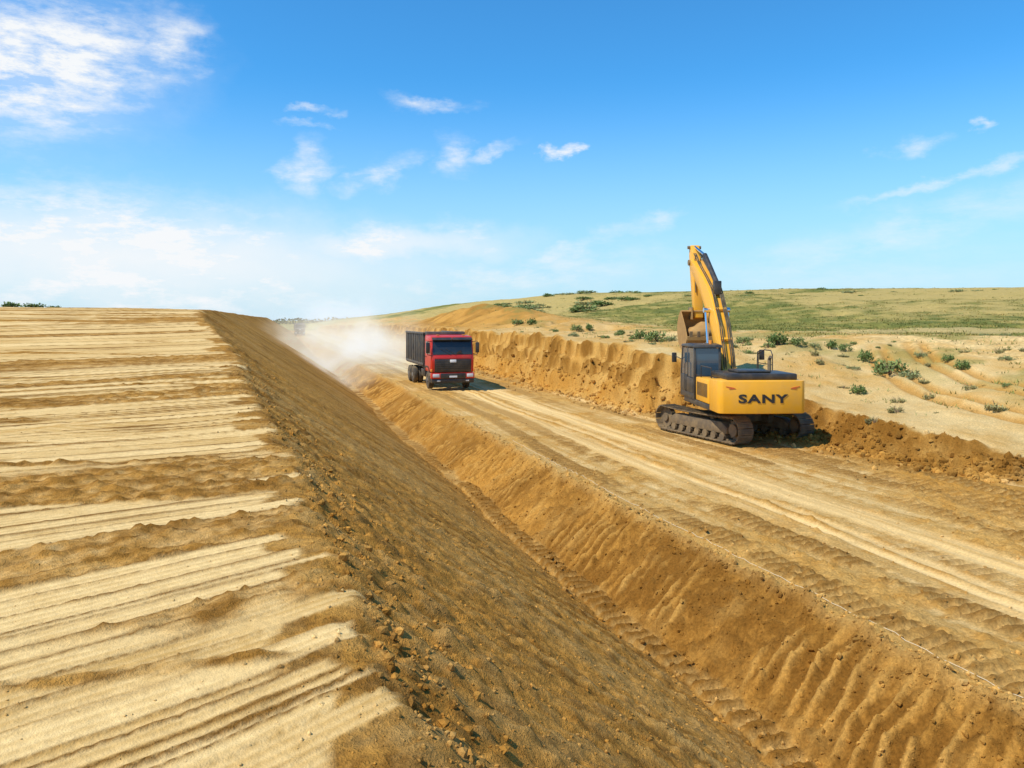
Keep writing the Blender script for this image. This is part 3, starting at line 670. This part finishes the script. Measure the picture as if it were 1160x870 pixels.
# ------------------------------------------------------------------ trucks
def truck(label, loc, rz, cabm, bedm):
    t = thing('dump_truck', label, 'truck', loc, rz)
    for s in (-1, 1): MB().b2((s*.42-.05, -4.1, .82), (s*.42+.05, 3.9, 1.08), .01).build('chassis_rail', M['blacks'], t)
    cprof = [(4.25, 1.0), (4.3, 1.7), (4.24, 2.0), (4.02, 2.84), (3.82, 3.02), (2.3, 3.08), (2.22, 2.95), (2.2, 1.0)]
    cab = MB().prism(cprof, 'x', -1.2, 1.2, .06).build('cab', cabm, t)
    def slab(name, a, b_, x0, x1, mt, par, o=.02, th=.03):
        a = Vector(a); b_ = Vector(b_); d = (b_-a).normalized(); nn = Vector((d.y, -d.x))
        P = [a-nn*(th-o), b_-nn*(th-o), b_+nn*o, a+nn*o]
        return MB().prism([tuple(p) for p in P], 'x', x0, x1, .008).build(name, mt, par)
    slab('windscreen', (4.243, 2.0), (4.03, 2.82), -1.12, 1.12, M['glass'], cab)
    for s in (-1, 1):
        MB().tube([(s*.15, 4.285, 2.0), (s*.15+.55, 4.2, 2.32)], .012).build('wiper', M['blacks'], cab)
        MB().prism([(4.02, 2.86), (4.22, 2.80), (4.23, 2.84), (4.0, 2.96)], 'x', s*.02, s*1.14).build('sun_visor', M['blacks'], cab)
        MB().box((s*.75, 3.72, 3.08), (.2, .1, .06), None, .02).build('marker_lamp', M['amber'], cab)
        dr = MB().prism([(2.45, 1.1), (3.95, 1.1), (4.06, 1.95), (3.86, 2.78), (2.45, 2.82)], 'x', s*1.19, s*1.215).build('door', cabm, cab)
        MB().prism([(2.6, 2.02), (3.95, 2.02), (3.78, 2.68), (2.6, 2.72)], 'x', s*1.20, s*1.225).build('door_window', M['glass'], cab)
        MB().b2((s*1.21, 2.55, 1.82), (s*1.245, 2.75, 1.87), .008).build('door_handle', M['blacks'], cab)
        MB().tube([(s*1.15, 4.1, 2.72), (s*1.42, 4.22, 2.75), (s*1.42, 4.22, 2.0), (s*1.2, 4.15, 1.95)], .018).b2((s*1.31, 4.2, 2.1), (s*1.52, 4.3, 2.68), .03).build('mirror', M['blacks'], cab)
        MB().b2((s*.78, 4.2, .74), (s*1.16, 4.38, .93), .03).build('headlight', M['lamp'], t)
        MB().b2((s*1.17, 4.14, 1.04), (s*1.25, 4.31, 1.2), .02).build('indicator_lamp', M['amber'], t)
        MB().b2((s*.72, 4.3, .5), (s*.92, 4.345, .58), .02).build('fog_lamp', M['lamp'], t)
        MB().b2((s*.9, 2.35, .42), (s*1.2, 3.9, .5), .01).build('step', M['blacks'], t)
        MB().prism([(2.25, 1.0), (2.28, 1.2), (2.6, 1.32), (3.3, 1.32), (3.62, 1.18), (3.72, .98), (3.6, .98), (3.5, 1.12), (3.25, 1.24), (2.65, 1.24), (2.4, 1.12), (2.34, 1.0)], 'x', s*.8, s*1.235).build('mudguard', M['blacks'], t)
    g_ = slab('grille', (4.255, 1.03), (4.298, 1.74), -1.04, 1.04, M['blacks'], cab, .03, .05)
    for k in range(5): MB().b2((-.96, 4.318, 1.16+k*.115), (.96, 4.338, 1.185+k*.115)).build('grille_bar', M['cabgrey'], g_)
    slab('nose_panel', (4.296, 1.78), (4.255, 1.96), -1.05, 1.05, cabm, cab, .015, .03)
    MB().box((0, 4.34, 1.64), (.36, .04, .16), Matrix.Rotation(R(4), 3, 'X'), .02).build('badge', M['white'], cab)
    bu = MB().prism([(3.95, .66), (4.34, .66), (4.36, .72), (4.35, .98), (3.95, .98)], 'x', -1.23, 1.23, .03).build('bumper', cabm, t)
    MB().b2((-1.2, 3.97, .42), (1.2, 4.33, .645), .02).build('bumper_skirt', M['blacks'], bu)
    MB().b2((-.72, 4.335, .67), (.72, 4.375, .97), .015).build('air_intake', M['blacks'], bu)
    MB().b2((-.22, 4.376, .73), (.22, 4.388, .83)).build('licence_plate', M['white'], bu)
    tyre = [(-.15, .3), (-.16, .40), (-.13, .49), (-.08, .52), (.08, .52), (.13, .49), (.16, .40), (.15, .3)]
    for s in (-1, 1):
        for y, cx_ in ((2.98, (1.05,)), (-1.75, (.76, 1.08)), (-3.1, (.76, 1.08))):
            b = MB()
            for c in cx_: b.lathe(tyre, (s*c, y, .52))
            w = b.build('wheel', M['rubber'], t); c = cx_[-1]
            b = MB().cyl((s*c, y, .52), (s*(c+.12), y, .52), .3, None, 24).cyl((s*(c+.12), y, .52), (s*(c+.17), y, .52), .12, None, 16)
            for k in range(8):
                a = k*math.pi/4; b.cyl((s*(c+.12), y+.2*math.cos(a), .52+.2*math.sin(a)), (s*(c+.145), y+.2*math.cos(a), .52+.2*math.sin(a)), .02, None, 6)
            b.build('rim', M['grey'], w)
    for y in (2.98, -1.75, -3.1): MB().cyl((-1, y, .52), (1, y, .52), .09).build('axle', M['blacks'], t)
    MB().b2((-1.15, .3, .55), (-.55, 1.6, 1.05), .1).build('fuel_tank', M['grey'], t)
    MB().b2((.6, .5, .6), (1.1, 1.7, 1.05), .04).build('battery_box', M['blacks'], t)
    MB().b2((-.5, 1.98, 1.1), (.5, 2.16, 2.6), .04).build('air_filter', M['blacks'], t)
    bed = MB().b2((-1.2, -4.25, 1.22), (1.2, 1.85, 1.36), .02).b2((-.5, -4.1, 1.1), (-.35, 1.7, 1.22)).b2((.35, -4.1, 1.1), (.5, 1.7, 1.22)).build('dump_bed', bedm, t)
    for s in (-1, 1):
        b = MB().b2((s*1.16, -4.2, 1.36), (s*1.2, 1.82, 3.12)).b2((s*1.14, -4.25, 3.1), (s*1.27, 1.9, 3.22), .02).b2((s*1.2, -4.22, 1.28), (s*1.25, 1.86, 1.42), .01)
        for k in range(10): b.b2((s*1.2, -4.12+k*.64, 1.42), (s*1.26, -4.02+k*.64, 3.1), .01)
        b.build('bed_side', bedm, bed)
    b = MB().b2((-1.155, 1.76, 1.36), (1.155, 1.82, 3.2)).b2((-1.13, 1.83, 3.02), (1.13, 2.35, 3.26), .03)
    for k in range(5): b.b2((-1.0+k*.48, 1.82, 1.4), (-.92+k*.48, 1.9, 3.0), .01)
    b.build('headboard', bedm, bed)
    MB().b2((-1.155, -4.24, 1.37), (1.155, -4.19, 3.05)).build('tailgate', bedm, bed)
    return t
truck('red dump truck with dark bed driving toward the camera ahead of its dust', (9.55, 46.3, .04), math.pi, M['red'], M['bed'])
truck('tiny grey dump truck far off at the end of the road, half lost in dust', (6.2, 205, ground(6.2, 205)), math.pi, M['grey'], M['bed'])

# ------------------------------------------------------------------ dust
m = bpy.data.materials.new('dust'); m.use_nodes = True; nt = m.node_tree; nt.nodes.clear(); N = nt.nodes.new; L = nt.links.new
out = N('ShaderNodeOutputMaterial'); tc = N('ShaderNodeTexCoord')
ln = N('ShaderNodeVectorMath'); ln.operation = 'LENGTH'; L(tc.outputs['Object'], ln.inputs[0])
fall = N('ShaderNodeMapRange'); fall.interpolation_type = 'SMOOTHSTEP'; fall.inputs['From Min'].default_value = 1; fall.inputs['From Max'].default_value = .05
L(ln.outputs['Value'], fall.inputs['Value'])
mp = N('ShaderNodeMapping'); mp.inputs['Scale'].default_value = (2.8, 7.5, 2.8); L(tc.outputs['Object'], mp.inputs['Vector'])
no = N('ShaderNodeTexNoise'); no.inputs['Scale'].default_value = 1; no.inputs['Detail'].default_value = 4; L(mp.outputs['Vector'], no.inputs['Vector'])
nr = N('ShaderNodeMapRange'); nr.inputs['From Min'].default_value = .42; nr.inputs['From Max'].default_value = .63; L(no.outputs['Fac'], nr.inputs['Value'])
mu = N('ShaderNodeMath'); mu.operation = 'MULTIPLY'; L(fall.outputs['Result'], mu.inputs[0]); L(nr.outputs['Result'], mu.inputs[1])
de = N('ShaderNodeMath'); de.operation = 'MULTIPLY'; de.inputs[1].default_value = .25; L(mu.outputs[0], de.inputs[0])
em = N('ShaderNodeMath'); em.operation = 'MULTIPLY'; em.inputs[1].default_value = .42; L(de.outputs[0], em.inputs[0])
vs = N('ShaderNodeVolumeScatter'); vs.inputs['Color'].default_value = (.92, .76, .54, 1); L(de.outputs[0], vs.inputs['Density'])
ve = N('ShaderNodeEmission'); ve.inputs['Color'].default_value = (1, .77, .50, 1); L(em.outputs[0], ve.inputs['Strength'])  # faint glow added to the dust in place of multiply scattered light
ad = N('ShaderNodeAddShader'); L(vs.outputs[0], ad.inputs[0]); L(ve.outputs[0], ad.inputs[1]); L(ad.outputs[0], out.inputs['Volume'])
bm = bmesh.new(); bmesh.ops.create_icosphere(bm, subdivisions=3, radius=1); me = bpy.data.meshes.new('dust_cloud'); bm.to_mesh(me); bm.free()
o = link('dust_cloud', me, m); o.location = (6.0, 70, .9); o.scale = (9.0, 24, 6.2)
props(o, 'pale beige dust cloud hanging over the road behind the red truck', 'dust', None, 'stuff')

# ------------------------------------------------------------------ sun and sky
el = R(53); hd_ = Vector((.97, .22)).normalized()
light = Vector((hd_.x*math.cos(el), hd_.y*math.cos(el), -math.sin(el)))
sl = bpy.data.lights.new('sun', 'SUN'); sl.energy = 5.0; sl.angle = R(.5); sl.color = (1, .925, .78)
so = bpy.data.objects.new('sun', sl); COL.objects.link(so); so.rotation_euler = light.to_track_quat('-Z', 'Y').to_euler()
w = bpy.data.worlds.new('World'); scene.world = w; w.use_nodes = True; nt = w.node_tree; nt.nodes.clear(); N = nt.nodes.new; L = nt.links.new
sky = N('ShaderNodeTexSky'); sky.sky_type = 'NISHITA'; sky.sun_disc = False; sky.sun_elevation = el; sky.sun_rotation = math.atan2(-light.x, -light.y)
sky.air_density = 1.0; sky.dust_density = .3; sky.ozone_density = 2.5
hs = N('ShaderNodeMixRGB'); hs.blend_type = 'MULTIPLY'; hs.inputs['Fac'].default_value = 1; hs.inputs['Color2'].default_value = (.40, 1.18, 1.62, 1); L(sky.outputs['Color'], hs.inputs['Color1'])
tc = N('ShaderNodeTexCoord'); sx = N('ShaderNodeSeparateXYZ'); L(tc.outputs['Generated'], sx.inputs[0])
az = N('ShaderNodeMath'); az.operation = 'ARCTAN2'; L(sx.outputs['X'], az.inputs[0]); L(sx.outputs['Y'], az.inputs[1])
eln = N('ShaderNodeMath'); eln.operation = 'ARCSINE'; L(sx.outputs['Z'], eln.inputs[0])
hz = N('ShaderNodeMapRange'); hz.interpolation_type = 'SMOOTHSTEP'; hz.inputs['From Min'].default_value = R(18); hz.inputs['From Max'].default_value = R(-4); hz.inputs['To Max'].default_value = 1.0; L(eln.outputs[0], hz.inputs['Value'])
hm = N('ShaderNodeMixRGB'); hm.inputs['Color2'].default_value = (4.7, 6.3, 7.4, 1); L(hz.outputs['Result'], hm.inputs['Fac']); L(hs.outputs['Color'], hm.inputs['Color1'])
q = N('ShaderNodeCombineXYZ'); L(az.outputs[0], q.inputs['X']); L(eln.outputs[0], q.inputs['Y'])
def wnoise(scale, detail, sxyz, rough=.6):
    mp = N('ShaderNodeMapping'); mp.inputs['Scale'].default_value = sxyz; L(q.outputs[0], mp.inputs['Vector'])
    n_ = N('ShaderNodeTexNoise'); n_.inputs['Scale'].default_value = scale; n_.inputs['Detail'].default_value = detail; n_.inputs['Roughness'].default_value = rough
    L(mp.outputs['Vector'], n_.inputs['Vector']); return n_
wn = wnoise(16, 6, (1, 1.6, 1))
sb = N('ShaderNodeVectorMath'); sb.operation = 'SUBTRACT'; sb.inputs[1].default_value = (.5, .5, .5); L(wn.outputs['Color'], sb.inputs[0])
sc = N('ShaderNodeVectorMath'); sc.operation = 'MULTIPLY'; sc.inputs[1].default_value = (.12, .055, 0); L(sb.outputs[0], sc.inputs[0])
qa = N('ShaderNodeVectorMath'); qa.operation = 'ADD'; L(q.outputs[0], qa.inputs[0]); L(sc.outputs[0], qa.inputs[1])
def blobs(lst):
    prev = None
    for a, b, rx, ry, ro, s in lst:
        daz = math.atan((a-580)/FPX); e = math.atan((362-b)/FPX*math.cos(daz))
        mp = N('ShaderNodeMapping'); mp.vector_type = 'TEXTURE'; mp.inputs['Location'].default_value = (PSI+daz, e, 0); mp.inputs['Rotation'].default_value = (0, 0, R(ro))
        k = math.cos(daz); mp.inputs['Scale'].default_value = (rx/FPX*k*k*1.15, ry/FPX*k*1.15, 1); L(qa.outputs[0], mp.inputs['Vector'])
        l_ = N('ShaderNodeVectorMath'); l_.operation = 'LENGTH'; L(mp.outputs['Vector'], l_.inputs[0])
        mr = N('ShaderNodeMapRange'); mr.interpolation_type = 'SMOOTHSTEP'; mr.inputs['From Min'].default_value = 1; mr.inputs['From Max'].default_value = 0; mr.inputs['To Max'].default_value = s
        L(l_.outputs['Value'], mr.inputs['Value'])
        if prev is None: prev = mr.outputs['Result']
        else:
            ad = N('ShaderNodeMath'); ad.operation = 'MAXIMUM'; L(prev, ad.inputs[0]); L(mr.outputs['Result'], ad.inputs[1]); prev = ad.outputs[0]
    return prev
prev = blobs(((50, 75, 190, 100, 15, 1.3), (185, 55, 70, 40, 20, .8), (345, 195, 44, 30, 50, .7), (428, 195, 56, 18, 22, .75), (515, 175, 32, 24, 0, .7),
              (487, 118, 58, 11, -8, .6), (352, 126, 30, 6, 0, .5), (348, 144, 30, 5, 0, .45), (638, 170, 17, 8, 5, .95), (560, 174, 48, 8, 20, .45),
              (110, 275, 420, 80, -3, 1.3), (440, 275, 170, 28, 2, 1.0), (640, 283, 130, 14, 16, .5), (560, 315, 250, 34, 8, .5), (745, 250, 48, 11, 4, .5),
              (1035, 166, 40, 13, 10, .5), (1111, 145, 17, 8, 8, .7), (1085, 200, 160, 10, 12, .55), (1010, 265, 320, 36, 14, .35), (180, 320, 420, 55, 0, 1.0), (960, 310, 340, 40, 0, .2)))
fn = wnoise(13, 9, (1, 2.8, 1), .66)
fr = N('ShaderNodeMapRange'); fr.inputs['From Min'].default_value = .36; fr.inputs['From Max'].default_value = .64; fr.inputs['To Min'].default_value = .15; fr.inputs['To Max'].default_value = 1.3
L(fn.outputs['Fac'], fr.inputs['Value'])
cm = N('ShaderNodeMath'); cm.operation = 'MULTIPLY'; cm.use_clamp = True; L(prev, cm.inputs[0]); L(fr.outputs['Result'], cm.inputs[1])
veil = blobs(((140, 290, 560, 84, -2, .9), (430, 278, 220, 30, 1, .75), (60, 80, 220, 110, 10, .35)))
cv = N('ShaderNodeMath'); cv.operation = 'MAXIMUM'; L(cm.outputs[0], cv.inputs[0]); L(veil, cv.inputs[1])
mx = N('ShaderNodeMixRGB'); mx.inputs['Color2'].default_value = (7.4, 7.6, 7.8, 1); L(cv.outputs[0], mx.inputs['Fac']); L(hm.outputs['Color'], mx.inputs['Color1'])
bg = N('ShaderNodeBackground'); bg.inputs['Strength'].default_value = .125; L(mx.outputs['Color'], bg.inputs['Color'])
wo = N('ShaderNodeOutputWorld'); L(bg.outputs[0], wo.inputs['Surface'])
